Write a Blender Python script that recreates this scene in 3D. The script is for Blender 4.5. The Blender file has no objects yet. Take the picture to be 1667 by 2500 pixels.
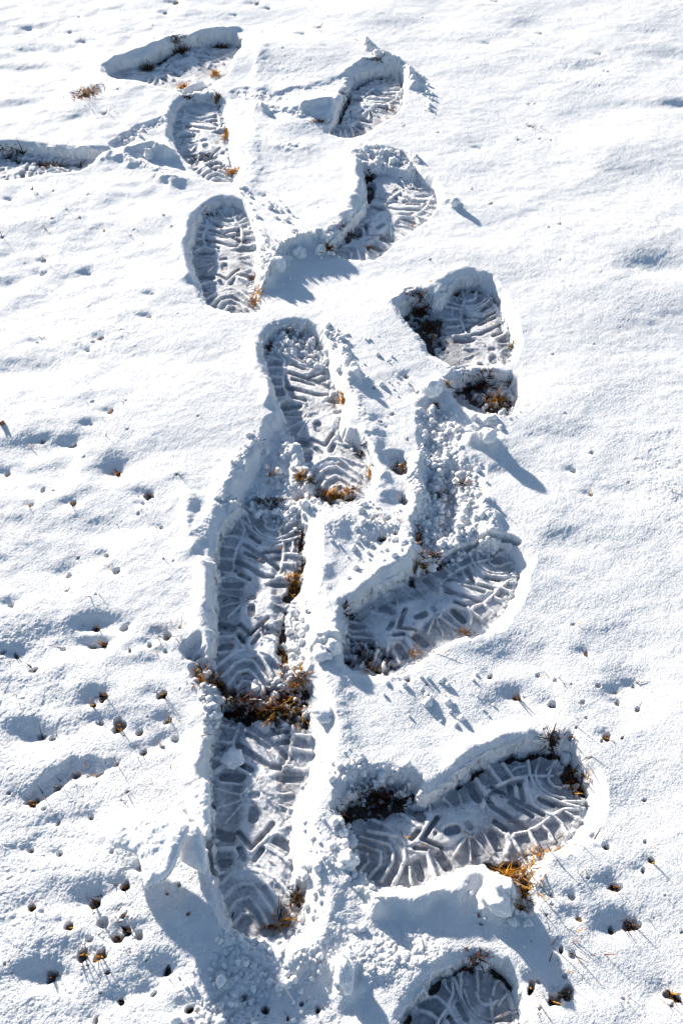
import bpy, math, random
import numpy as np
from mathutils import Vector

# ------------------------------------------------------------------ camera, sky, sun, exposure
R = math.radians
C = bpy.context.scene
COL = C.collection
CAM_H, PITCH, F, CX, CY = 1.10, R(48.0), 2384.0, 784.0, 1176.0
cam_d = bpy.data.cameras.new('camera'); cam = bpy.data.objects.new('camera', cam_d); COL.objects.link(cam)
cam.location = (0, 0, CAM_H); cam.rotation_euler = (R(90) - PITCH, 0, 0)
cam_d.sensor_fit = 'VERTICAL'; cam_d.angle = 2 * math.atan(CY / F); cam_d.clip_start = 0.02; cam_d.clip_end = 500
C.camera = cam
SUN_EL, SUN_AZ = R(14.6), R(-36.0)           # azimuth from +Y, negative = to the left
sd = Vector((math.sin(SUN_AZ) * math.cos(SUN_EL), math.cos(SUN_AZ) * math.cos(SUN_EL), math.sin(SUN_EL)))
w = bpy.data.worlds.new('World'); C.world = w; w.use_nodes = True
nt = w.node_tree; bg = nt.nodes['Background']
sky = nt.nodes.new('ShaderNodeTexSky'); sky.sky_type = 'NISHITA'; sky.sun_disc = False
sky.sun_elevation = SUN_EL; sky.sun_rotation = SUN_AZ; sky.ozone_density = 2.0; sky.dust_density = 0.5
nt.links.new(sky.outputs[0], bg.inputs[0]); bg.inputs[1].default_value = 0.075
sl = bpy.data.lights.new('sun', 'SUN'); sl.energy = 5.0; sl.angle = R(1.4); sl.color = (1.0, 0.91, 0.79)
so = bpy.data.objects.new('sun', sl); COL.objects.link(so); so.rotation_euler = sd.to_track_quat('Z', 'Y').to_euler()
C.view_settings.view_transform = 'Standard'; C.view_settings.look = 'None'
C.view_settings.exposure = 1.27; C.view_settings.gamma = 1; C.view_settings.use_curve_mapping = False
C.cycles.use_denoising = True

# ------------------------------------------------------------------ photo point -> ground point
sp, cp = math.sin(PITCH), math.cos(PITCH)
def G(x, y, z=0.0):
    a, b = (x - CX) / F, (y - CY) / F
    dy = cp - b * sp; dz = -sp - b * cp
    t = (CAM_H - z) / (-dz)
    return np.array((a * t, dy * t))
def GP(pts, z=0.0): return np.array([G(x, y, z) for x, y in pts])

# ------------------------------------------------------------------ noise
def _h(ix, iy, s):
    n = (ix * 374761393 + iy * 668265263 + s * 1442695041) & 0x7fffffff
    n = ((n ^ (n >> 13)) * 1274126177) & 0x7fffffff
    n = (n ^ (n >> 16)) & 0x7fffffff
    return n.astype(np.float32) / np.float32(0x7fffffff)
def vn(X, Y, f, s=0):
    x = X * f + 137.3; y = Y * f + 91.7
    ix = np.floor(x).astype(np.int64); iy = np.floor(y).astype(np.int64)
    u = (x - ix).astype(np.float32); v = (y - iy).astype(np.float32)
    u = u * u * (3 - 2 * u); v = v * v * (3 - 2 * v)
    a = _h(ix, iy, s); b = _h(ix + 1, iy, s); c = _h(ix, iy + 1, s); d = _h(ix + 1, iy + 1, s)
    return (a + (b - a) * u + (c - a) * v + (a - b - c + d) * u * v) * 2 - 1
def fbm(X, Y, f, o, s=0, g=0.5):
    r = 0; a = 1.0
    for k in range(o):
        r = r + a * vn(X * math.cos(k) + Y * math.sin(k), -X * math.sin(k) + Y * math.cos(k), f, s + k); f *= 2.03; a *= g
    return r
def lumps(X, Y, f, s=0):                     # rounded grains: 1 at a grain's middle, 0 between grains
    x = X * f; y = Y * f; ix = np.floor(x).astype(np.int64); iy = np.floor(y).astype(np.int64)
    best = np.full(x.shape, 9.0)
    for i in (-1, 0, 1):
        for j in (-1, 0, 1):
            cx, cy = ix + i, iy + j
            px = cx + _h(cx, cy, s); py = cy + _h(cx, cy, s + 7); r = 0.22 + 1.0 * _h(cx, cy, s + 13) ** 2
            best = np.minimum(best, ((x - px) ** 2 + (y - py) ** 2) / (r * r))
    return np.sqrt(np.clip(1 - best, 0, 1))
def ss(a, b, x): t = np.clip((x - a) / (b - a), 0, 1); return t * t * (3 - 2 * t)

def seg_dist(X, Y, P):
    d = np.full(X.shape, 1e9)
    for (x0, y0), (x1, y1) in zip(P[:-1], P[1:]):
        dx, dy = x1 - x0, y1 - y0; L = dx * dx + dy * dy + 1e-12
        t = np.clip(((X - x0) * dx + (Y - y0) * dy) / L, 0, 1)
        d = np.minimum(d, (X - x0 - t * dx) ** 2 + (Y - y0 - t * dy) ** 2)
    return np.sqrt(d)
def smooth_poly(P, n=2):
    for _ in range(n):
        Q = np.roll(P, -1, 0); P = np.stack([P * .75 + Q * .25, P * .25 + Q * .75], 1).reshape(-1, 2)
    return P
def poly_sd(X, Y, P):                        # signed distance, positive inside
    d = seg_dist(X, Y, np.vstack([P, P[:1]]))
    ins = np.zeros(X.shape, bool)
    Q = np.roll(P, -1, 0)
    for (x0, y0), (x1, y1) in zip(P, Q):
        c = ((y0 > Y) != (y1 > Y)) & (X < (x1 - x0) * (Y - y0) / (y1 - y0 + 1e-15) + x0)
        ins ^= c
    return np.where(ins, d, -d)

# ------------------------------------------------------------------ the boot sole (metres; x across, y from the toe tip back)
def Z1(*p): return np.array([((x - 600) / 7880, (y - 100) / 6400) for x, y in p])
RIDGE = [(Z1((640,360),(680,405),(740,420),(800,405),(850,360)), .0016, 1), (Z1((520,370),(590,460),(680,508),(790,520),(880,480),(960,425)), .0018, 1),
  (Z1((390,300),(500,420),(600,510),(720,556),(850,545),(1040,490)), .0022, 1), (Z1((400,540),(480,600),(560,640),(700,620),(830,590)), .0026, 1),
  (Z1((360,270),(420,420),(385,560),(340,650),(310,760),(320,880),(250,960)), .0020, .9), (Z1((780,370),(850,560),(862,690),(835,850),(800,950)), .0018, .9),
  (Z1((160,500),(290,490),(400,530)), .0022, 1), (Z1((150,620),(250,620),(340,650)), .0026, 1), (Z1((140,760),(310,770)), .0026, 1), (Z1((140,900),(330,930)), .0026, 1),
  (Z1((862,690),(1070,705)), .0024, 1), (Z1((850,800),(1060,830)), .0026, 1), (Z1((960,540),(970,620),(940,680)), .0012, .7), (Z1((430,220),(500,400)), .0018, .9), (Z1((250,330),(390,420)), .0018, .8),
  (Z1((600,200),(650,330)), .0016, .8), (Z1((800,200),(790,330)), .0016, .8), (Z1((940,260),(860,390)), .0016, .8), (Z1((1040,380),(930,440)), .0016, .8), (Z1((850,960),(960,970)), .003, .9),
  (Z1((160,1010),(240,950),(330,950),(480,1030)), .0026, 1), (Z1((660,1030),(760,960),(850,945)), .0030, 1),
  (Z1((500,1110),(400,1190),(420,1235),(620,1235),(630,1190),(560,1120)), .0010, .8), (Z1((400,1190),(170,1140)), .0010, .7), (Z1((410,1230),(190,1290)), .0010, .7),
  (Z1((630,1180),(860,1160)), .0010, .8), (Z1((630,1210),(860,1290)), .0010, .8), (Z1((610,1240),(740,1400)), .0010, .7), (Z1((430,1240),(280,1400)), .0010, .7), (Z1((480,1110),(200,1090)), .0010, .6),
  (Z1((140,1610),(370,1590),(480,1730)), .0032, 1), (Z1((400,1490),(520,1610),(650,1490)), .0038, 1), (Z1((640,1570),(860,1670)), .0034, 1), (Z1((520,1610),(520,1740)), .0036, .9),
  (Z1((180,1940),(280,1850),(380,1770),(520,1730),(610,1750),(690,1840),(780,1960)), .0026, 1.1), (Z1((260,2010),(400,1870),(480,1835),(570,1840),(670,1940),(750,2030)), .0020, 1),
  (Z1((330,2090),(430,1960),(540,1925),(640,2010),(710,2110)), .0020, 1), (Z1((420,2130),(490,2040),(570,2035),(640,2120)), .0018, .9),
  (Z1((610,1740),(760,1800),(890,1910)), .0022, 1), (Z1((150,1790),(300,1760)), .0022, .8), (Z1((740,1640),(740,1780)), .0012, .6), (Z1((730,1450),(860,1400)), .0012, .7)]
PIT = [(Z1((490,490),(590,570)), .0036, 1), (Z1((430,600),(580,700),(800,655)), .0034, 1), (Z1((440,690),(530,735)), .0034, 1), (Z1((580,700),(830,880)), .0036, 1),
  (Z1((350,780),(470,850),(640,950),(740,960)), .0040, 1), (Z1((640,800),(560,760)), .0032, .9), (Z1((720,760),(800,735)), .0040, 1), (Z1((390,940),(480,985)), .0042, 1),
  (Z1((230,1040),(400,1045)), .0050, 1), (Z1((740,1040),(930,1040)), .0052, 1), (Z1((400,1470),(520,1580),(690,1400)), .0034, 1.2), (Z1((520,1300),(520,1360)), .0065, 1),
  (Z1((420,1590),(460,1660)), .0038, 1), (Z1((610,1590),(560,1660)), .0038, 1), (Z1((200,1480),(330,1500)), .0065, 1), (Z1((730,1520),(840,1560)), .0065, 1), (Z1((180,1700),(330,1690)), .0050, .8),
  (Z1((500,1190),(540,1190)), .0045, .5)]
def tread(a, b):
    """a across, b back from the toe: height of the packed snow in metres"""
    hw = 0.026 + 0.006 * np.cos(b * 20)
    field = 0.0031 * ss(hw + .006, hw - .004, np.abs(a + .002)) * ss(.050, .070, b) * (1 - ss(.265, .275, b))
    z = field; rid = np.zeros_like(a)
    for P, wd, h in RIDGE:
        m = (np.abs(a - P[:, 0].mean()) < np.ptp(P[:, 0]) / 2 + .008) & (np.abs(b - (P[:, 1].min() + P[:, 1].max()) / 2) < np.ptp(P[:, 1]) / 2 + .008)
        if m.any():
            d = seg_dist(a[m], b[m], P); rid[m] = np.maximum(rid[m], h * ss(wd * .95 + .0011, wd * .5, d))
    pit = np.zeros_like(a)
    for P, wd, h in PIT:
        m = (np.abs(a - (P[:, 0].min() + P[:, 0].max()) / 2) < np.ptp(P[:, 0]) / 2 + .010) & (np.abs(b - (P[:, 1].min() + P[:, 1].max()) / 2) < np.ptp(P[:, 1]) / 2 + .010)
        if m.any():
            d = seg_dist(a[m], b[m], P); pit[m] = np.maximum(pit[m], h * ss(wd * .95 + .0007, wd * .8, d))
    return np.maximum(z, rid * .0042) - pit * .0040

# ------------------------------------------------------------------ prints: outline at the snow surface, toe and heel on the floor
D0 = 0.042
PRINTS = [
 dict(label='half-filled boot print farthest away at top left, grassy far wall and a long drag mark', toe=(560,95), heel=(290,190), mir=1, amp=.8, ww=0.0058, depth=0.0232,
  rim=[(238,148),(275,136),(330,130),(365,108),(400,94),(440,86),(480,76),(525,73),(556,84),(560,100),(548,118),(532,140),(522,165),(490,176),(450,182),(405,203),(365,196),(330,184),(300,180),(262,178),(245,168)]),
 dict(label='narrow upright boot print with sunlit straw along its right edge, below the farthest print', toe=(452,222), heel=(508,425), bank=0.026, mir=0, amp=1, ww=0.0043, depth=0.0226,
  rim=[(400,238),(420,220),(460,214),(495,226),(512,248),(520,295),(524,340),(532,385),(528,405),(500,412),(470,405),(448,390),(435,370),(412,350),(398,320),(388,295),(395,265)]),
 dict(label='boot print cut off by the left edge, with grass stems along its far wall', toe=(190,362), heel=(-130,420), mir=0, amp=1, ww=0.0065, depth=0.0226,
  rim=[(-160,340),(-30,332),(60,324),(130,336),(190,340),(245,336),(262,342),(225,358),(192,384),(165,394),(100,400),(50,409),(0,413),(-160,430)]),
 dict(label='far right boot print under small snow peaks, beside an oval island of snow', toe=(925,180), heel=(745,312), bank=0.010, mir=1, amp=1, ww=0.0050, depth=0.0237,
  rim=[(802,176),(830,158),(870,148),(908,153),(925,178),(928,208),(921,238),(900,262),(870,280),(835,303),(800,310),(770,304),(748,297),(762,270),(785,220)]),
 dict(label='boot print with a crumbly pile of snow over its upper left and a sunlit toe', toe=(1002,412), heel=(760,598), bank=0.012, mir=1, amp=1.1, ww=0.0043, depth=0.0226,
  rim=[(826,347),(850,335),(905,342),(945,368),(962,398),(998,418),(1006,455),(986,488),(960,512),(930,530),(900,550),(870,578),(845,592),(800,588),(765,580),(752,565),(775,535),(812,500),(834,475),(840,440),(834,400)]),
 dict(label='oval boot print left of centre with curved tread lines and smooth left wall', toe=(508,470), heel=(540,720), bank=0.008, mir=0, amp=1.1, ww=0.0058, depth=0.0248,
  rim=[(447,500),(465,470),(500,446),(542,452),(570,480),(580,510),(588,560),(590,600),(578,640),(582,670),(600,690),(592,708),(550,716),(500,705),(468,690),(457,650),(442,610),(430,570),(436,535)]),
 dict(label='right hand boot print with a round toe and a bare soil pocket on its left', toe=(1085,648), heel=(1150,962), bank=0.016, mir=1, amp=1.1, ww=0.0065, depth=0.0260,
  rim=[(1020,668),(1040,640),(1075,627),(1110,634),(1136,660),(1160,705),(1176,750),(1180,800),(1166,828),(1110,836),(1070,834),(1040,838),(1010,822),(985,812),(975,790),(963,770),(940,750),(918,725),(912,700),(930,685),(965,672),(1005,684)],
  extra=[(1035,862),(1080,846),(1130,850),(1172,862),(1190,890),(1183,915),(1170,950),(1125,954),(1075,940),(1050,920),(1030,893)]),
 dict(label='long narrow boot print in the middle with crumbs in its toe, above the double print', toe=(682,772), heel=(792,1140), bank=0.014, mir=0, amp=1.1, ww=0.0058, depth=0.0248,
  rim=[(600,795),(608,760),(640,738),(690,734),(722,755),(742,792),(750,830),(775,880),(786,915),(776,950),(780,985),(815,1000),(835,1035),(852,1075),(852,1110),(822,1140),(785,1150),(740,1142),(712,1100),(702,1050),(682,1010),(655,965),(645,935),(622,880),(606,840)]),
 dict(label='upper print of the central pair, standing end to end, snow bank on its right', toe=(612,1158), heel=(572,1600), bank=0.034, mir=0, amp=1.15, ww=0.0043, depth=0.0248,
  rim=[(520,1185),(560,1152),(620,1142),(675,1172),(690,1210),(692,1300),(680,1342),(657,1372),(656,1400),(652,1450),(656,1520),(668,1550),(650,1592),(560,1596),(500,1590),(489,1560),(490,1500),(490,1400),(490,1300),(500,1230)]),
 dict(label='right facing boot print in the middle right, below a thick smooth snow block', toe=(1198,1272), heel=(780,1505), bank=0.022, mir=1, amp=1.15, ww=0.0050, depth=0.0248,
  rim=[(945,1300),(985,1278),(1040,1250),(1100,1236),(1165,1240),(1190,1275),(1192,1320),(1172,1368),(1130,1420),(1088,1450),(1030,1465),(975,1490),(945,1508),(920,1530),(870,1548),(812,1540),(786,1520),(780,1478),(792,1440),(786,1402),(815,1372),(880,1332)]),
 dict(label='lower print of the central pair, heel end nearest the viewer, straw tuft in its heel', toe=(628,1535), heel=(572,2148), bank=0.034, mir=0, amp=1.15, ww=0.0043, depth=0.0248,
  rim=[(500,1600),(560,1596),(650,1592),(668,1552),(690,1556),(706,1600),(716,1660),(718,1730),(700,1790),(672,1830),(665,1880),(668,1960),(670,2020),(682,2060),(680,2100),(660,2130),(620,2150),(575,2150),(537,2130),(516,2100),(510,2060),(492,2010),(484,1950),(485,1850),(474,1760),(484,1700),(500,1640)]),
 dict(label='large boot print lying across the lower right with golden grass at its rim', toe=(1352,1785), heel=(800,1972), bank=0.022, mir=1, amp=1.25, ww=0.0058, depth=0.0260,
  rim=[(960,1830),(1010,1800),(1060,1757),(1120,1722),(1190,1694),(1250,1688),(1298,1710),(1332,1758),(1350,1810),(1350,1858),(1322,1905),(1280,1940),(1240,1955),(1210,1985),(1165,1990),(1120,1988),(1060,1992),(1010,2010),(940,2035),(880,2040),(832,2020),(805,1992),(800,1940),(786,1900),(780,1850),(785,1800),(830,1778),(890,1775),(940,1790)]),
 dict(label='cut off boot print at the bottom edge, only its rounded toe in view', toe=(1112,2205), heel=(950,2900), bank=0.012, mir=0, amp=1.15, ww=0.0065, depth=0.0260,
  rim=[(905,2400),(930,2312),(970,2258),(1030,2213),(1090,2192),(1142,2203),(1176,2240),(1196,2300),(1206,2400),(1210,2520),(1190,2650),(1150,2800),(1130,2950),(1040,3030),(950,2990),(915,2850),(900,2650),(890,2500)]),
]
for p in PRINTS:
    p['P'] = [smooth_poly(GP(p['rim']), 1)] + ([smooth_poly(GP(p['extra']), 1)] if 'extra' in p else [])
    t, h = G(*p['toe'], -.022), G(*p['heel'], -.022)
    p['t'] = t; L = np.linalg.norm(h - t); p['ax'] = (h - t) / L; p['k'] = L / .325

# bare places where the boot tore the snow down to the turf: (points, radius, strength) on the floor
BARE = [([(945,705),(985,740),(985,785)], .028, 1), ([(1060,875),(1100,905),(1150,930)], .026, .9), ([(520,1600),(570,1625),(620,1610),(680,1600)], .020, 1), ([(640,1640),(690,1650)], .018, .85),
  ([(800,1862),(860,1850),(930,1825)], .019, 1.2), ([(1300,1745),(1325,1800)], .016, .9), ([(800,1500),(840,1500),(880,1520)], .022, .75), ([(350,150),(395,118),(430,108)], .016, 1),
  ([(10,358),(60,372),(130,378),(185,378)], .010, 1), ([(420,232),(470,226),(508,250)], .007, .9), ([(440,370),(475,370),(505,385)], .018, .75), ([(848,405),(850,430),(845,460)], .012, 1), ([(765,565),(800,540),(830,520)], .018, .8),
  ([(690,1190),(694,1260),(684,1330),(660,1375)], .006, 1.1), ([(653,1400),(650,1500),(660,1540)], .005, 1), ([(795,1010),(830,1030)], .012, .7), ([(700,1120),(760,1145),(800,1140)], .012, .8),
  ([(660,770),(700,800),(735,800)], .016, .7), ([(1120,2000),(1160,2000),(1195,2000),(1205,2040)], .010, 1), ([(590,650),(596,690)], .006, .9), ([(510,1195),(540,1165),(600,1160),(660,1175)], .010, .9),
  ([(470,1520),(480,1570),(520,1600)], .012, 1), ([(1015,920),(1035,905)], .005, .8), ([(680,2040),(690,2080)], .008, 1), ([(975,1200),(985,1130),(1000,1100)], .008, .6), ([(480,1440),(560,1450),(640,1450)], .012, .45),
  ([(1060,1775),(1100,1765)], .008, .5)]
CRACK = [[(1040,1812),(1062,1792),(1110,1762),(1180,1738),(1250,1728)], [(1250,1728),(1290,1738),(1330,1780),(1346,1830)], [(950,1310),(1000,1302),(1040,1275),(1100,1250),(1150,1248),(1188,1262)],
  [(925,2350),(960,2302),(1005,2252),(1065,2222),(1130,2228),(1172,2262)], [(780,280),(795,240),(805,215),(825,195),(860,178),(915,172),(925,200)], [(985,780),(1000,830)], [(1010,690),(1060,662),(1120,668),(1150,700)],
  [(950,1300),(944,1325),(948,1342)], [(790,1440),(810,1425)], [(484,1850),(484,1960),(492,2010)], [(976,2040),(980,2040)]]
# banks, heaps and peaks: (points, height, half width, roughness)
BERM = [([(800,880),(835,950),(858,1050),(875,1130)], .010, .018, .3), ([(735,1300),(752,1380),(765,1450),(772,1520),(765,1600),(778,1700),(770,1780),(750,1850),(750,1950),(750,2050),(735,2120),(660,2195)], .009, .018, .2),
  ([(540,1075),(500,1160),(470,1230)], .008, .014, .3), ([(430,1150),(440,1260)], .010, .014, .2), ([(600,105),(590,200),(580,300),(585,390),(570,430)], .004, .02, .2),
  ([(612,640),(640,585),(690,562),(735,556)], .026, .016, 1), ([(842,100),(850,112)], .018, .009, .3), ([(862,118),(885,138),(915,145)], .014, .012, .5), ([(800,160),(830,140),(900,138),(935,160),(945,200)], .012, .012, .4),
  ([(470,1300),(468,1400),(470,1500)], .012, .012, .1), ([(436,490),(424,560),(430,640)], .011, .012, .1), ([(590,790),(600,860),(622,920)], .011, .012, .1), ([(812,370),(818,440),(790,495)], .010, .012, .1), ([(384,255),(382,300)], .009, .011, .1), ([(260,136),(370,98),(480,70),(540,66)], .009, .012, .2), ([(905,690),(1010,640),(1070,618)], .006, .012, .1), ([(670,1010),(692,1060)], .008, .010, .3), ([(462,1640),(455,1740),(455,1800)], .011, .012, .1), ([(1040,1745),(1110,1705),(1200,1675)], .009, .012, .1), ([(1095,1012),(1128,1022)], .022, .013, .2), ([(300,345),(345,340),(385,350)], .024, .014, .3), ([(600,250),(612,258)], .016, .012, .3), ([(695,246),(760,238)], .014, .011, .2),  # includes low left rims added to keep the print floors in shade
  ([(1036,464),(1050,472)], .011, .012, .3), ([(720,1200),(800,1190),(880,1200),(930,1250)], .010, .030, .3), ([(795,1375),(870,1310),(935,1278)], .016, .013, .05), ([(870,2078),(950,2062),(1040,2045),(1090,2010),(1115,2030)], .014, .012, .2),
  ([(1125,2070),(1160,2060)], .024, .014, .3), ([(270,1905),(330,1925),(400,1930)], .009, .018, .1), ([(735,1480),(768,1470)], .018, .012, .6), ([(785,2225),(800,2270)], .016, .012, .2),
  ([(640,330),(700,330)], .005, .03, .3), ([(985,895),(1005,880)], .018, .010, .1), ([(785,800),(810,870)], .010, .008, .6), ([(940,165),(955,200)], .009, .010, .6),
  ([(830,350),(900,345),(950,365)], .006, .010, 1), ([(960,1050),(955,1180),(940,1280)], .006, .012, .7), ([(1110,1150),(1130,1220)], .006, .012, .7),
  ([(790,1880),(810,1990),(860,2060)], .010, .010, .8), ([(740,2190),(850,2200),(960,2180)], .006, .03, .6), ([(430,2080),(480,2120),(560,2200)], .008, .02, .2), ([(190,345),(290,360),(400,410)], .010, .018, .4)]
# shallow scuffs and drag marks: (points, depth, half width, roughness)
SCUFF = [([(560,225),(640,235),(720,212),(790,190)], .008, .022, .5), ([(620,262),(690,275),(755,283)], .010, .012, .8), ([(270,335),(320,305),(380,285),(420,290)], .014, .012, .8), ([(655,985),(630,1050),(605,1110),(580,1150)], .030, .022, .5), ([(690,1060),(660,1130),(640,1165)], .026, .020, .6),
  ([(700,1130),(740,1150),(790,1160)], .020, .012, 1), ([(1000,950),(1010,1050),(1010,1150),(985,1240)], .022, .022, 1), ([(1060,1090),(1040,1180),(1060,1230)], .016, .024, 1), ([(675,1380),(680,1450),(680,1540)], .030, .010, .8),
  ([(905,1060),(925,1085)], .014, .012, .5), ([(450,1500),(480,1560)], .020, .012, .8), ([(80,1830),(120,1800),(175,1775),(235,1768)], .007, .010, .3), ([(1140,1980),(1200,2010),(1200,2070)], .026, .011, .8),
  ([(840,1800),(900,1800)], .020, .014, 1), ([(505,175),(470,200),(430,212)], .026, .014, .9), ([(830,360),(900,375),(950,385)], .010, .014, 1), ([(1110,1010),(1120,1000)], .01, .012, .7), ([(560,2200),(540,2290),(520,2350)], .008, .03, .9), ([(640,2230),(700,2330)], .010, .05, .2)]
# wind scoops and soft hollows: (x, y, half length across, half length along, depth)
DIP = [(115,112,.075,.03,.008),(50,155,.10,.025,.008),(15,245,.05,.02,.006),(220,212,.05,.03,.005),(1350,152,.05,.03,.007),(1540,130,.07,.03,.006),(1565,240,.03,.02,.009),(1500,612,.05,.028,.011),(1480,245,.10,.03,.005),(1140,540,.06,.05,.006),
  (1450,400,.06,.03,.004),(30,480,.05,.03,.006),(10,650,.03,.02,.008),(45,850,.06,.025,.008),(380,600,.06,.03,.004),(420,820,.10,.025,.004),(60,1090,.06,.03,.010),(275,1078,.03,.025,.009),(80,1030,.06,.02,.004),(230,1215,.09,.02,.004),
  (1310,1245,.03,.022,.007),(1290,1010,.05,.03,.006),(1355,700,.05,.03,.004),(1250,1400,.04,.03,.004),(1460,1500,.05,.05,.006),(1450,1590,.035,.035,.008),(220,1430,.025,.012,.008),(130,1470,.06,.025,.011),(30,1570,.05,.04,.013),(60,1510,.03,.015,.006),
  (230,1475,.02,.01,.010),(340,1530,.05,.02,.005),(160,1620,.04,.02,.005),(80,1685,.045,.018,.011),(1190,1590,.03,.03,.006),(1150,1510,.05,.02,.006),(1200,1650,.05,.03,.006),(130,1920,.05,.03,.006),(190,2060,.045,.022,.009),(110,2240,.03,.012,.008),
  (1460,1860,.04,.03,.005),(1480,2190,.06,.045,.006),(1400,2130,.02,.015,.004),(385,2230,.02,.014,.006),(1000,1650,.03,.04,.007),(1180,1080,.05,.02,.004),(160,2310,.05,.03,.005),(850,2280,.05,.05,.008),(960,2150,.08,.02,.005),(1020,1860,.0,.0,.0),(1440,1130,.05,.02,.004)]
DIP = [d for d in DIP if d[2] > 0]

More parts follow.
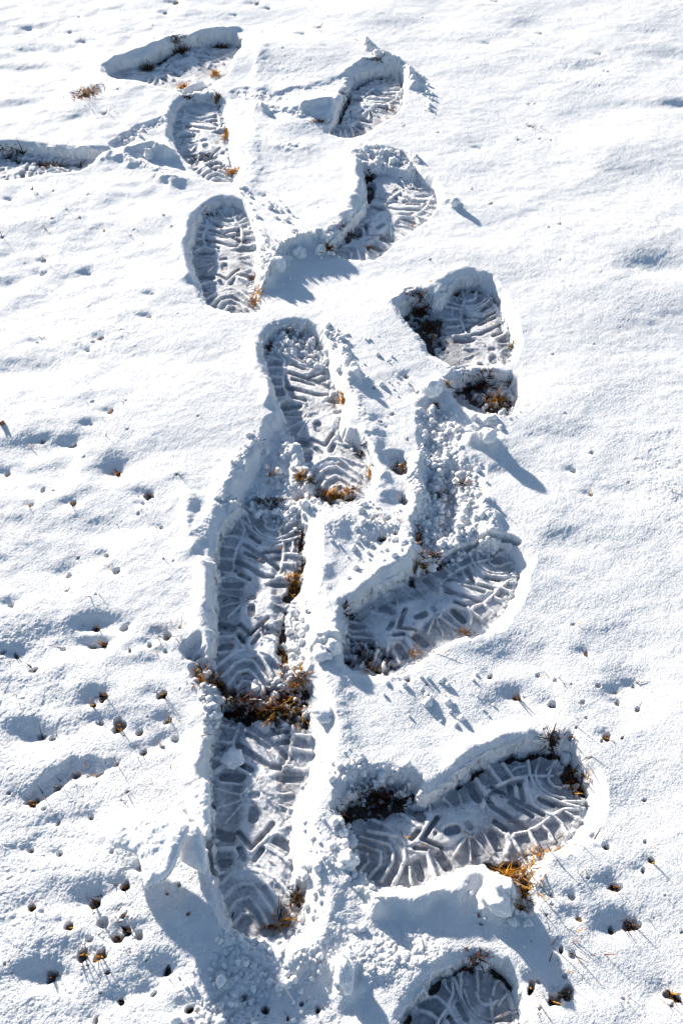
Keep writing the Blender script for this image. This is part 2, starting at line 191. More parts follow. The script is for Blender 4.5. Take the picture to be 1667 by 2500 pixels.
# ------------------------------------------------------------------ grass: (x, y, kind, pit radius mm, size)
# kinds: s short sprig, b single upright blade, r reddish bit, d dark stub, t tuft, p melt hole with a stub, f flat straw
SPR = """100,598,b,5,1.5;97,626,s,8,.8;205,628,s,7,.7;350,681,d,6,.7;342,732,b,7,1;87,791,d,6,.7;102,778,r,0,.6;232,781,p,8,.9;215,790,s,4,.7;205,811,s,5,.7;280,762,r,3,.6;410,726,r,3,.6;292,931,r,3,.7;257,956,p,6,1;215,933,s,4,.7;
212,983,r,6,.9;237,970,r,0,.7;240,1003,s,0,.8;295,998,r,4,.7;457,967,d,3,.5;102,1018,s,6,1;72,1028,b,0,.7;167,1026,t,10,1.1;195,1058,d,4,.7;272,1088,p,9,.9;17,1088,d,8,.9;100,1129,s,8,1.1;124,1130,d,3,.5;407,1101,s,4,.8;342,1144,p,9,1.1;330,1163,s,5,.7;170,1161,d,8,1;75,1166,s,5,.9;4,974,l,0,1;600,1033,s,4,1.1;602,1003,r,0,.6;
320,1186,d,4,.7;280,1202,r,3,.6;372,1217,s,5,.8;180,1283,b,3,.6;247,1279,s,6,.8;157,1321,s,9,1.1;270,1317,s,8,1.1;377,1292,b,3,.8;400,1297,r,3,.5;155,1359,s,3,.8;222,1372,s,3,.9;27,1392,s,8,.9;220,1438,p,10,1;287,1443,r,9,1.1;238,1475,p,7,.9;210,1478,d,9,.6;145,1489,s,5,1.2;37,1504,d,7,1;7,1497,d,6,.7;80,1537,d,6,.6;
300,1499,r,5,.7;345,1486,r,6,.7;382,1502,t,6,.7;388,1466,t,9,1.1;416,1450,b,3,1.5;356,1447,f,0,1.5;452,1507,r,8,1;372,1599,p,10,1.1;237,1599,p,8,.9;215,1617,d,6,1;130,1604,d,2,.4;52,1602,s,4,.8;92,1681,b,10,1.6;117,1689,d,6,.6;227,1659,d,8,.7;277,1665,p,11,1.2;322,1681,t,7,.8;387,1655,p,7,.9;
400,1697,s,8,1;372,1714,s,6,1;330,1727,d,7,.7;462,1697,f,0,.8;285,1690,r,2,.6;340,1649,d,2,.5;172,1776,t,7,1;228,1773,t,6,1;132,1800,t,7,1;78,1836,p,9,1.1;57,1840,s,4,.8;95,1812,b,0,1;269,1755,b,5,.9;390,1764,b,0,.7;
132,1885,d,6,.9;70,1950,d,5,.9;135,1959,f,5,.6;292,1820,r,3,.8;280,1839,r,3,.7;207,1876,f,5,.8;100,1855,d,3,.5;18,1820,d,4,.7;350,1800,b,0,.7;320,1996,s,5,.9;287,2035,p,7,1;217,2070,p,9,1.2;230,2052,s,3,.8;72,2085,d,6,1;96,2094,r,3,.6;157,2127,d,7,1.1;235,2120,s,8,1.2;283,2102,p,7,1.1;290,2137,p,8,1.1;270,2150,p,9,1.2;320,2145,s,8,1.1;206,2157,s,6,1.1;
190,2195,p,13,1.2;230,2197,p,8,1.2;117,2240,d,11,1.1;128,2236,r,0,.7;300,2190,r,2,.6;337,2205,s,4,.8;382,2228,d,7,.6;352,2280,s,7,.9;277,2296,d,6,.9;220,2345,r,6,1;247,2233,d,3,.7;230,2280,d,3,.7;14,2218,d,3,.7;16,2238,r,2,.6;260,1958,r,4,.6;435,2315,d,7,.7;412,2035,d,4,.6;385,2055,b,3,.8;434,2103,d,3,.6;557,2282,d,5,.8;605,2312,d,7,.8;728,2312,d,5,.7;692,2298,d,4,.7;660,2332,d,5,.6;515,2332,d,3,.5;489,2097,b,0,.9;
1411,2039,p,8,1;1449,2125,p,10,1.2;1406,2132,d,7,.9;1329,2110,p,7,1;1314,2061,s,5,.8;1266,2079,s,4,.7;1264,2057,s,6,.8;1474,2004,d,5,.9;1494,1984,d,5,1;1349,2020,r,4,.9;1289,2180,t,7,1.3;1316,2192,s,5,.8;1276,2296,t,10,1.4;1221,2264,d,9,1.1;1238,2252,s,5,1;1304,2275,d,9,1;1296,2242,r,4,.7;1544,2285,p,12,1.2;1544,2307,s,4,.8;1431,2295,s,3,.7;1239,2318,s,4,.8;
1104,2122,s,5,1;1100,2103,r,4,.6;1391,1949,d,5,.7;1479,1840,d,3,.8;1361,1781,f,0,.8;1364,1926,b,6,1.2;1352,1830,r,0,.6;1315,1930,b,0,1.3;1292,1950,b,3,1.1;1308,1920,b,0,.7;1282,1985,b,0,.8;1320,1955,f,0,.6;1563,2144,r,3,.6;1524,2062,d,2,.5;1500,2110,r,2,.5;1255,2103,d,2,.5;1478,1938,d,3,.4;1318,2180,r,0,.6;
856,1202,b,5,1.3;891,1199,t,6,.9;876,1239,d,7,.9;909,1234,s,6,1;804,1322,r,0,.7;1315,1434,s,4,.9;1346,1499,d,6,1;1236,1549,s,4,.9;1126,1552,d,6,.7;1191,1597,d,8,1.4;1274,1563,d,4,.7;1373,1576,s,4,.7;1311,1574,d,2,.4;1269,1616,f,8,.8;1337,1616,r,4,.7;1456,1569,d,5,.7;1468,1562,f,0,.7;1415,1587,s,5,1;1420,1613,r,5,1;1463,1628,d,4,.7;1344,1651,d,3,.8;1322,1672,b,3,1.1;1312,1691,d,5,1;1394,1695,d,6,1.1;1380,1705,r,4,.8;1427,1699,d,3,.8;
936,1562,d,5,.8;980,1575,r,2,.5;999,1497,f,0,1.1;989,653,b,6,.9;894,837,r,4,.8;959,905,s,5,.7;932,869,d,7,.6;900,956,s,4,.8;886,984,s,5,.7;874,974,d,4,.6;936,1015,s,4,1;919,1074,p,13,1.2;931,1084,f,0,1;858,895,d,4,.5;1104,1134,b,2,1.5;926,1150,t,9,1.2;1356,1141,b,5,1.1;1315,1086,d,5,.9;1357,1046,d,4,.8;1296,960,d,4,.8;1441,1112,d,3,.6;1363,794,d,3,.5;1269,817,d,3,.6;1308,667,d,3,.6;1423,756,d,2,.5;1285,605,d,2,.4;988,602,r,3,.7;1538,1126,f,0,.5;1490,1150,d,3,.5;
1241,76,s,5,1;1119,99,s,6,.8;1225,101,d,3,.5;1376,127,d,5,.7;1396,165,d,7,.9;1224,291,t,5,.8;1214,238,s,4,.8;1228,239,d,3,.5;1144,263,s,3,.6;1189,323,s,4,.8;1239,320,d,4,.7;1265,323,d,4,.7;1101,341,s,6,.9;1084,440,b,3,1.4;1285,521,b,3,1;1259,529,r,4,.6;1126,475,s,4,.7;929,293,r,3,.8;1139,8,d,6,.7;971,41,r,3,.6;879,148,d,3,.8;1376,199,d,3,.6;814,98,r,2,.5;800,127,d,2,.5;1074,136,d,3,.5;1005,310,d,3,.6;912,38,d,2,.5;1568,275,d,3,.6;1500,133,r,2,.5;
192,97,t,8,1.2;162,77,s,5,.8;70,70,s,7,1;182,44,b,3,.6;240,264,t,6,1;272,211,s,3,.7;380,36,d,8,.9;405,13,d,10,1;617,23,s,6,1;590,13,t,9,1.1;734,67,t,6,.9;695,83,d,6,.8;453,36,b,3,.7;463,20,d,3,.6;352,66,b,3,.8;541,40,d,5,.7;604,80,b,2,.6;355,95,b,2,.5;77,443,b,4,1;125,446,s,4,.7;90,456,d,3,.5;122,509,b,4,1.5;185,506,b,3,1.3;155,488,b,2,1.1;240,533,b,4,1.1;310,530,s,3,.8;302,543,s,3,.8;378,498,s,4,.9;7,549,b,4,1;25,463,d,5,.6;203,453,d,3,.5;680,341,s,5,.8;395,522,r,3,.6;148,228,d,2,.4;198,250,d,3,.5;650,120,d,3,.6;560,420,b,2,.6;108,530,s,2,.7;98,590,b,0,1.2;330,560,d,2,.5;1010,1570,d,2,.4;1140,1350,d,0,.3;607,450,d,6,.7;608,545,b,4,1;620,650,b,3,1;610,660,b,2,.9;738,635,s,2,.6"""
SPR = [(float(a), float(b), k, float(r), float(s)) for a, b, k, r, s in (q.strip().split(',') for q in SPR.replace('\n', '').split(';') if q.strip())]
for i, q in enumerate(SPR): SPR[i] = q + (tuple(G(q[0], q[1], -.004 if q[3] else 0)),)

def window(X, Y, P, m):
    return (X > P[:, 0].min() - m) & (X < P[:, 0].max() + m) & (Y > P[:, 1].min() - m) & (Y < P[:, 1].max() + m)

def soil_z(X, Y): return -0.0312 + .0022 * fbm(X, Y, 60, 3, 51) + .0014 * vn(X, Y, 420, 57)

def surface(X, Y):
    """snow height, print index (-1 outside), wall flag, soil cover, sole y"""
    n = X.shape
    near = ss(6, 2.8, Y) * ss(3.0, 1.2, np.abs(X))
    z = (.0070 * vn(X + Y * .18, Y * 1.3 - X * .25, 5.0, 1) + .0019 * vn(X + Y * .3, Y * 1.5 - X * .35, 11.0, 2) + .0006 * fbm(X, Y * 1.6 - X * .3, 30, 2, 3)
         + (.00022 * fbm(X, Y, 120, 2, 9) + .00024 * vn(X, Y, 560, 12)) * near)
    z += .05 * (1 - near) * vn(X, Y, .4, 77) * ss(2.8, 12, np.hypot(X, Y))
    z += .0017 * ss(-.15, -.45, X) * fbm(X, Y, 22, 2, 15) * near
    rough = .08 + .16 * ss(.2, .7, vn(X, Y, 3.1, 33))
    for x, y, a, b, dep in DIP:
        c = G(x, y); P = np.array([c]); m = window(X, Y, P, 3 * max(a, b))
        if m.any():
            wob = 1 + .35 * vn(X[m], Y[m], 30, 5)
            z[m] -= .8 * dep * np.exp(-(((X[m] - c[0]) / a) ** 2 + ((Y[m] - c[1]) / b) ** 2) * wob * .85)
    for pts, h, wd, rg in BERM:
        P = GP(pts); m = window(X, Y, P, wd * 3)
        if m.any():
            x, y = X[m], Y[m]
            d = seg_dist(x + .006 * fbm(x, y, 45, 2, 21), y + .006 * fbm(x, y, 45, 2, 22), P)
            g = np.exp(-(d / wd) ** 2 * .9)
            z[m] += .75 * h * g * (1 + .25 * vn(x, y, 30, 23) + .3 * rg * fbm(x, y, 90, 2, 24)); rough[m] = np.maximum(rough[m], rg * g * 1.1)
    for pts, h, wd, rg in SCUFF:
        P = GP(pts, -.01); m = window(X, Y, P, wd * 3)
        if m.any():
            x, y = X[m], Y[m]
            d = seg_dist(x + .004 * fbm(x, y, 55, 2, 25), y + .004 * fbm(x, y, 55, 2, 26), P)
            g = ss(wd * 1.6, wd * .5, d)
            z[m] -= .7 * h * g * (1 + .2 * rg * fbm(x, y, 70, 2, 27)); rough[m] = np.maximum(rough[m], rg * g)
    # grains and small broken lumps
    m = rough > .14
    if m.any():
        x, y = X[m], Y[m]; rr = np.clip(rough[m] - .1, 0, 1)
        z[m] += rr * (.0034 * lumps(x, y, 85, 3) * (vn(x, y, 40, 8) > -.2) + .0026 * lumps(x, y, 170, 4) + .0015 * lumps(x, y, 340, 5))
    pid = np.full(n, -1, np.int32); wall = np.zeros(n, bool); soleb = np.zeros(n, np.float32); wm = np.zeros(n, np.float32); thin = np.zeros(n, np.float32)
    for i, p in enumerate(PRINTS):
        for P in p['P']:
            m = window(X, Y, P, .03)
            if not m.any(): continue
            x, y = X[m], Y[m]
            d0 = poly_sd(x, y, P); nx = -(poly_sd(x + .0004, y, P) - d0) / .0004; ny = -(poly_sd(x, y + .0004, P) - d0) / .0004
            d = d0 + (.0014 - .0008 * ss(.2, .8, ny)) * fbm(x, y, 60, 2, 31) + .0006 * (1 - ss(.1, .7, ny)) * vn(x, y, 330, 34)
            ww = p['ww'] * (1 + .3 * vn(x, y, 25, 36)) + .0012 * ss(.4, .9, ny)
            rel = np.stack([x - p['t'][0], y - p['t'][1]], 1)
            b = rel @ p['ax']; a = rel @ np.array((-p['ax'][1], p['ax'][0])); a = a * (-1 if p['mir'] else 1)
            a /= p['k']; b /= p['k']
            b2 = b; a2 = a + .010 * (1 - ss(.0, .25, b)) - .004
            wear = np.clip(.85 + .45 * vn(x, y, 28, 40 + i), .25, 1.2)
            jx, jy = .0005 * fbm(x, y, 110, 2, 41), .0005 * fbm(x, y, 110, 2, 42)
            fl = -p['depth'] + p['amp'] * wear * tread(a2 + jx, b2 + jy) + .0009 * fbm(x, y, 45, 2, 44) + .0004 * fbm(x, y, 240, 2, 45)
            zz = z[m]; fl = np.maximum(fl, soil_z(x, y) + .0012)
            if i == 7: fl += .007 * ss(.055, .02, b) * (.4 + lumps(x, y, 110, 6))
            if i == 5: fl += .003 * ss(.05, .01, b) * (.4 + lumps(x, y, 110, 6))
            if i == 4: q = ss(.05, .025, seg_dist(x, y, GP([(840,372),(900,372),(945,388)], -.02))); fl += q * (.013 + .007 * lumps(x, y, 90, 6) + .005 * lumps(x, y, 200, 6))
            if i == 11: q = ss(.022, .010, seg_dist(x, y, GP([(800,1815),(850,1800),(910,1795)], -.02))); fl += q * (.010 + .007 * lumps(x, y, 80, 6) + .004 * lumps(x, y, 190, 6))
            t = ss(-.001, 1, d / ww)
            if p.get('bank'): t = np.maximum(t, ss(.12, .55, nx) * (d > 0))
            shoulder = -.0045 * ss(-.012, .002, d)
            zw = (zz + shoulder) * (1 - t) + fl * t
            zz2 = np.where(d > -.001, np.minimum(zz + shoulder, zw), zz + shoulder)
            zz2 = np.where(zz < zz2, zz, zz2)
            z[m] = zz2
            ins = d > 0.0005
            if p.get('bank'):
                wb = p['bank'] * ss(.15, .75, nx) * (1 + .25 * vn(x, y, 30, 37)) + 1e-6
                o_ = np.clip(-d / wb, 0, 1); bz = -p['depth'] * (1 - o_) ** 1.3 * (ss(.1, .6, nx))
                z[m] = np.where((d <= 0) & (o_ < 1), np.minimum(z[m], zz * o_ + bz), z[m]); rough[m] *= 1 - .8 * ((d <= 0) & (o_ < 1))
            idx = np.where(m)[0][ins]
            pid[idx] = i; wall[idx] = (d < ww * .95)[ins]; soleb[idx] = b[ins]
            wm[m] = np.maximum(wm[m], ss(-.002, .002, d) * (1 - ss(ww, ww * 1.6, d)))
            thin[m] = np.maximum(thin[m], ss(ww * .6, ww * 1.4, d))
            rough[m] *= (d < 0)
    for pts, r, s in BARE:
        P = GP(pts, -.022); m = window(X, Y, P, r * 2) 
        if m.any():
            x, y = X[m], Y[m]
            d = seg_dist(x + .006 * fbm(x, y, 60, 2, 61), y + .006 * fbm(x, y, 60, 2, 62), P)
            g = ss(r * 1.25, r * .55, d) * s
            k = np.clip(g * 1.5 - .75 + .75 * fbm(x, y, 120, 3, 63), 0, 1)
            z[m] -= np.where(z[m] < -.011, .012 * k, .004 * k)
    for pts in CRACK:
        P = GP(pts, -.021); m = window(X, Y, P, .012)
        if m.any():
            x, y = X[m], Y[m]
            d = seg_dist(x + .003 * fbm(x, y, 90, 2, 64), y + .003 * fbm(x, y, 90, 2, 65), P)
            g = ss(.0048, .002, d) * ss(-.45, .0, vn(x, y, 60, 66))
            z[m] -= g * np.clip((z[m] + .055), 0, .018)
    for q in SPR:
        if q[3] <= 0: continue
        c = q[5]; r = q[3] * .001
        if q[3] >= 5:
            m = (np.abs(X - c[0] + r) < r * 5) & (np.abs(Y - c[1]) < r * 4)
            if m.any(): z[m] -= .42 * r * np.exp(-((X[m] - c[0] + r * .8) / (2.0 * r)) ** 2 - ((Y[m] - c[1] - .3 * r) / (1.3 * r)) ** 2)
        m = (np.abs(X - c[0]) < r * 1.6) & (np.abs(Y - c[1]) < r * 1.6)
        if m.any():
            x, y = X[m] - c[0], Y[m] - c[1]
            ang = q[0] * 1.7 + q[1]; ex, ey = x * math.cos(ang) + y * math.sin(ang), -x * math.sin(ang) + y * math.cos(ang); d = np.hypot(ex, ey * (1.2 + .5 * math.sin(ang * 3))) / (r * (.75 + .33 * fbm(X[m], Y[m], 130, 2, 71)))
            dep = min(.022, r * 1.9) * (1.25 if q[2] in 'pdt' else .55)
            z[m] -= dep * ss(1.05, .35, d)
    return z, pid, wall, soleb, wm, thin, rough

def height(x, y):
    return surface(np.atleast_1d(np.array(x, float)), np.atleast_1d(np.array(y, float)))[0]

# ------------------------------------------------------------------ materials
def newmat(name):
    m = bpy.data.materials.new(name); m.use_nodes = True
    t = m.node_tree; b = t.nodes['Principled BSDF']; return m, t, b
def N(t, kind, **kw):
    n = t.nodes.new(kind)
    for k, v in kw.items(): setattr(n, k, v)
    return n
def snow_material(name, base, packed, bump):
    m, t, b = newmat(name); L = t.links.new
    tc = N(t, 'ShaderNodeNewGeometry')
    n1 = N(t, 'ShaderNodeTexNoise'); n1.inputs['Scale'].default_value = 900; n1.inputs['Detail'].default_value = 3; n1.inputs['Roughness'].default_value = .7
    v = N(t, 'ShaderNodeTexVoronoi'); v.inputs['Scale'].default_value = 750
    L(tc.outputs['Position'], n1.inputs['Vector']); L(tc.outputs['Position'], v.inputs['Vector'])
    ad = N(t, 'ShaderNodeMath', operation='MULTIPLY_ADD'); L(v.outputs['Distance'], ad.inputs[0]); ad.inputs[1].default_value = -.6; L(n1.outputs['Fac'], ad.inputs[2])
    bp = N(t, 'ShaderNodeBump'); bp.inputs['Strength'].default_value = bump; bp.inputs['Distance'].default_value = .0016
    L(ad.outputs[0], bp.inputs['Height'])
    vc = N(t, 'ShaderNodeTexVoronoi'); vc.inputs['Scale'].default_value = 1100; L(tc.outputs['Position'], vc.inputs['Vector'])
    sb = N(t, 'ShaderNodeVectorMath', operation='SUBTRACT'); L(vc.outputs['Color'], sb.inputs[0]); sb.inputs[1].default_value = (.5, .5, .5)
    sc_ = N(t, 'ShaderNodeVectorMath', operation='SCALE'); L(sb.outputs[0], sc_.inputs[0]); sc_.inputs['Scale'].default_value = .42
    av = N(t, 'ShaderNodeVectorMath', operation='ADD'); L(bp.outputs[0], av.inputs[0]); L(sc_.outputs[0], av.inputs[1])
    nv = N(t, 'ShaderNodeVectorMath', operation='NORMALIZE'); L(av.outputs[0], nv.inputs[0]); L(nv.outputs[0], b.inputs['Normal'])
    n2 = N(t, 'ShaderNodeTexNoise'); n2.inputs['Scale'].default_value = 90; n2.inputs['Detail'].default_value = 5; L(tc.outputs['Position'], n2.inputs['Vector'])
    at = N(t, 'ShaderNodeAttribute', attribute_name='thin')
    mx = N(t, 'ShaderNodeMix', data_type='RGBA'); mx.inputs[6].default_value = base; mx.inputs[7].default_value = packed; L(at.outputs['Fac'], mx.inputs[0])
    rp = N(t, 'ShaderNodeValToRGB'); rp.color_ramp.elements[0].position = .3; rp.color_ramp.elements[0].color = (.93, .93, .93, 1); rp.color_ramp.elements[1].position = .7
    L(n2.outputs['Fac'], rp.inputs[0])
    mu = N(t, 'ShaderNodeMix', data_type='RGBA', blend_type='MULTIPLY'); mu.inputs[0].default_value = 1; L(mx.outputs[2], mu.inputs[6]); L(rp.outputs[0], mu.inputs[7]); L(mu.outputs[2], b.inputs['Base Color'])
    # single crystals: random gloss per cell
    v2 = N(t, 'ShaderNodeTexVoronoi'); v2.inputs['Scale'].default_value = 900; L(tc.outputs['Position'], v2.inputs['Vector'])
    mr = N(t, 'ShaderNodeMapRange'); mr.inputs[1].default_value = .8; mr.inputs[2].default_value = 1; mr.inputs[3].default_value = .75; mr.inputs[4].default_value = .28
    L(v2.outputs['Color'], mr.inputs[0]); L(mr.outputs[0], b.inputs['Roughness'])
    b.inputs['IOR'].default_value = 1.31
    b.inputs['Subsurface Weight'].default_value = .35; b.inputs['Subsurface Radius'].default_value = (1.0, .95, .9); b.inputs['Subsurface Scale'].default_value = .006
    return m
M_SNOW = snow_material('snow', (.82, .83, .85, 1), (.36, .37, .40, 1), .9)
M_CLOD = snow_material('snow_clod', (.83, .84, .86, 1), (.83, .84, .86, 1), .6)
m, t, b = newmat('soil'); M_SOIL = m
g = N(t, 'ShaderNodeNewGeometry'); n = N(t, 'ShaderNodeTexNoise'); n.inputs['Scale'].default_value = 260; n.inputs['Detail'].default_value = 6; t.links.new(g.outputs['Position'], n.inputs['Vector'])
r_ = N(t, 'ShaderNodeValToRGB'); e = r_.color_ramp.elements; e[0].position = .35; e[0].color = (.006, .005, .005, 1); e[1].position = .72; e[1].color = (.075, .05, .032, 1)
t.links.new(n.outputs['Fac'], r_.inputs[0]); t.links.new(r_.outputs[0], b.inputs['Base Color']); b.inputs['Roughness'].default_value = .7
bp = N(t, 'ShaderNodeBump'); bp.inputs['Distance'].default_value = .003; t.links.new(n.outputs['Fac'], bp.inputs['Height']); t.links.new(bp.outputs[0], b.inputs['Normal'])
def grass_material(name, c0, c1, trans=.35):
    m, t, b = newmat(name)
    g = N(t, 'ShaderNodeNewGeometry'); n = N(t, 'ShaderNodeTexNoise'); n.inputs['Scale'].default_value = 160; n.inputs['Detail'].default_value = 2; t.links.new(g.outputs['Position'], n.inputs['Vector'])
    r = N(t, 'ShaderNodeValToRGB'); e = r.color_ramp.elements; e[0].position = .38; e[0].color = c0 + (1,); e[1].position = .62; e[1].color = c1 + (1,)
    t.links.new(n.outputs['Fac'], r.inputs[0]); t.links.new(r.outputs[0], b.inputs['Base Color']); b.inputs['Roughness'].default_value = .45
    tr = N(t, 'ShaderNodeBsdfTranslucent'); t.links.new(r.outputs[0], tr.inputs[0]); mx = N(t, 'ShaderNodeMixShader'); mx.inputs[0].default_value = trans
    t.links.new(b.outputs[0], mx.inputs[1]); t.links.new(tr.outputs[0], mx.inputs[2]); t.links.new(mx.outputs[0], t.nodes['Material Output'].inputs[0]); return m
MG = [grass_material('dead_grass_brown', (.022, .012, .008), (.085, .042, .018)), grass_material('straw_gold', (.50, .25, .03), (.85, .52, .09), .5),
      grass_material('rust_grass', (.14, .035, .012), (.36, .12, .035)), grass_material('olive_grass', (.05, .05, .012), (.16, .14, .03))]

# ------------------------------------------------------------------ object helpers
def tag(o, label=None, cat=None, group=None, kind=None):
    if label: o['label'] = label
    if cat: o['category'] = cat
    if group: o['group'] = group
    if kind: o['kind'] = kind
    return o
def np_mesh(name, V, Q, mat, parent=None, normals=None, thin=None, tri=False):
    me = bpy.data.meshes.new(name); k = Q.shape[1]
    me.vertices.add(len(V)); me.vertices.foreach_set('co', V.astype(np.float32).ravel())
    me.loops.add(Q.size); me.loops.foreach_set('vertex_index', Q.astype(np.int32).ravel())
    me.polygons.add(len(Q)); me.polygons.foreach_set('loop_start', np.arange(0, Q.size, k, dtype=np.int32)); me.polygons.foreach_set('loop_total', np.full(len(Q), k, np.int32))
    me.polygons.foreach_set('use_smooth', np.ones(len(Q), bool))
    me.update(calc_edges=True)
    if thin is not None:
        at = me.attributes.new('thin', 'FLOAT', 'POINT'); at.data.foreach_set('value', thin.astype(np.float32))
    if normals is not None: me.normals_split_custom_set_from_vertices(normals.astype(np.float32))
    me.materials.append(mat)
    o = bpy.data.objects.new(name, me); COL.objects.link(o); o.parent = parent
    return o

# ------------------------------------------------------------------ the snow sheet (one grid; the prints are cut out of it as things of their own)
vy = np.arange(-70, 2440, 1.45)
Yd = np.array([G(784, v)[1] for v in vy])[::-1]            # near to far
Yn = [Yd[0]]
st = Yd[1] - Yd[0]
while Yn[-1] > -3: Yn.append(Yn[-1] - st); st *= 1.045
Yf = [Yd[-1]]; st = Yd[-1] - Yd[-2]
while Yf[-1] < 90: Yf.append(Yf[-1] + st); st *= 1.06
rows = np.array(Yn[1:][::-1] + list(Yd) + Yf[1:])
cc = np.arange(-.362, .3621, 1.55 / F)
ce = [cc[-1]]; st = 1.55 / F
while ce[-1] < 30: ce.append(ce[-1] + st); st *= 1.07
ce = np.array(ce[1:])
cols = np.concatenate([-ce[::-1], cc, ce])
Zd = np.maximum(CAM_H * sp + rows * cp, .9)
GX = (cols[None, :] * Zd[:, None]); GY = np.repeat(rows[:, None], len(cols), 1)
X, Y = GX.ravel(), GY.ravel()
z, pid, wall, soleb, wm, thin, rough = surface(X, Y)
m_ = wm > .05; z[m_] += wm[m_] * (.0022 * lumps(X[m_] + z[m_], Y[m_] + z[m_], 190, 91) * (vn(X[m_], Y[m_], 45, 92) > 0))
# crumbly walls: push the wall points sideways a little
mm = wm > .01
jx = np.zeros_like(X); jy = np.zeros_like(X)
jx[mm] = wm[mm] * .0028 * fbm(X[mm] + z[mm] * .7, Y[mm] + z[mm], 170, 2, 81); jy[mm] = wm[mm] * .0028 * fbm(X[mm] - z[mm], Y[mm] + z[mm] * .7, 170, 2, 82)
V = np.stack([X + jx, Y + jy, z], 1)
nr, nc = GX.shape
G3 = V.reshape(nr, nc, 3)
dU = np.gradient(G3, axis=1); dV = np.gradient(G3, axis=0)
NR = np.cross(dU, dV).reshape(-1, 3); NR /= np.linalg.norm(NR, axis=1)[:, None] + 1e-20
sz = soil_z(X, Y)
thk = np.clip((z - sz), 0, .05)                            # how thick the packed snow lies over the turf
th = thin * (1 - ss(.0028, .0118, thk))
I = np.arange(nr * nc).reshape(nr, nc)
Q = np.stack([I[:-1, :-1], I[:-1, 1:], I[1:, 1:], I[1:, :-1]], -1).reshape(-1, 4)
fp = pid[Q[:, 0]]; fw = wall[Q[:, 0]]; fb = soleb[Q[:, 0]]
fu = (z < sz - .004)[Q].all(1)
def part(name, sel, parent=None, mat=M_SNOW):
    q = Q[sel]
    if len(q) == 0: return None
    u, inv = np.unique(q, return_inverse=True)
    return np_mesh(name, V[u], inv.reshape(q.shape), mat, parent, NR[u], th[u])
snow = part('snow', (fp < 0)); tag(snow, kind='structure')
for i, p in enumerate(PRINTS):
    e = bpy.data.objects.new('boot_print', None); COL.objects.link(e); c = p['P'][0].mean(0)
    e.location = (c[0], c[1], -p['depth']); e.empty_display_size = .05
    tag(e, p['label'], 'footprint', 'boot prints trodden into the snow')
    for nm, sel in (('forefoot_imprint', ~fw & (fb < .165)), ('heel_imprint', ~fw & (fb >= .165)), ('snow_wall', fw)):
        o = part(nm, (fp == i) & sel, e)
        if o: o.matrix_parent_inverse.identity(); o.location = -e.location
# ------------------------------------------------------------------ turf under the snow
I2 = I[::2, ::2]; Q2 = np.stack([I2[:-1, :-1], I2[:-1, 1:], I2[1:, 1:], I2[1:, :-1]], -1).reshape(-1, 4)
V2 = V.copy(); V2[:, 0] = X; V2[:, 1] = Y
far = ss(2.0, 6, np.hypot(X, Y - 1.4)); V2[:, 2] = sz - far * .12
u, inv = np.unique(Q2, return_inverse=True)
soil = np_mesh('soil', V2[u], inv.reshape(Q2.shape), M_SOIL); tag(soil, kind='structure')

# ------------------------------------------------------------------ grass
rnd = random.Random(5)
class MB:
    def __init__(s): s.v = []; s.f = []; s.m = []
    def blade(s, base, d, L, wd, bend, mi, segs=4):
        """tapered folded blade from base along d, bending over"""
        d = Vector(d).normalized(); side = d.cross(Vector((rnd.uniform(-1, 1), rnd.uniform(-1, 1), rnd.uniform(-.3, .3))))
        if side.length < 1e-4: side = Vector((1, 0, 0))
        side.normalize(); nrm = side.cross(d); p = Vector(base); n0 = len(s.v); tw = rnd.uniform(-.6, .6)
        for k in range(segs + 1):
            t = k / segs; r = wd * .5 * (1 - t) ** .6 * (1 if k else .8) + wd * .04
            s.v += [p + side * r, p + nrm * r * .38, p - side * r]
            dd = (d + Vector(bend) * t * t * 1.4); dd.normalize(); p = p + dd * (L / segs)
            side = (side + nrm * tw * .2).normalized()
        for k in range(segs):
            a = n0 + 3 * k
            s.f += [(a, a + 1, a + 4, a + 3), (a + 1, a + 2, a + 5, a + 4), (a + 2, a, a + 3, a + 5)]; s.m += [mi] * 3
    def build(s, name, loc=None):
        me = bpy.data.meshes.new(name); o = bpy.data.objects.new(name, me)
        l = Vector(loc) if loc is not None else Vector((0, 0, 0))
        me.from_pydata([tuple(v - l) for v in s.v], [], s.f)
        for m_ in MG: me.materials.append(m_)
        me.polygons.foreach_set('material_index', s.m); me.polygons.foreach_set('use_smooth', [True] * len(s.f)); me.update()
        o.location = l; COL.objects.link(o); return o
def gz(x, y): return float(height(x, y)[0])

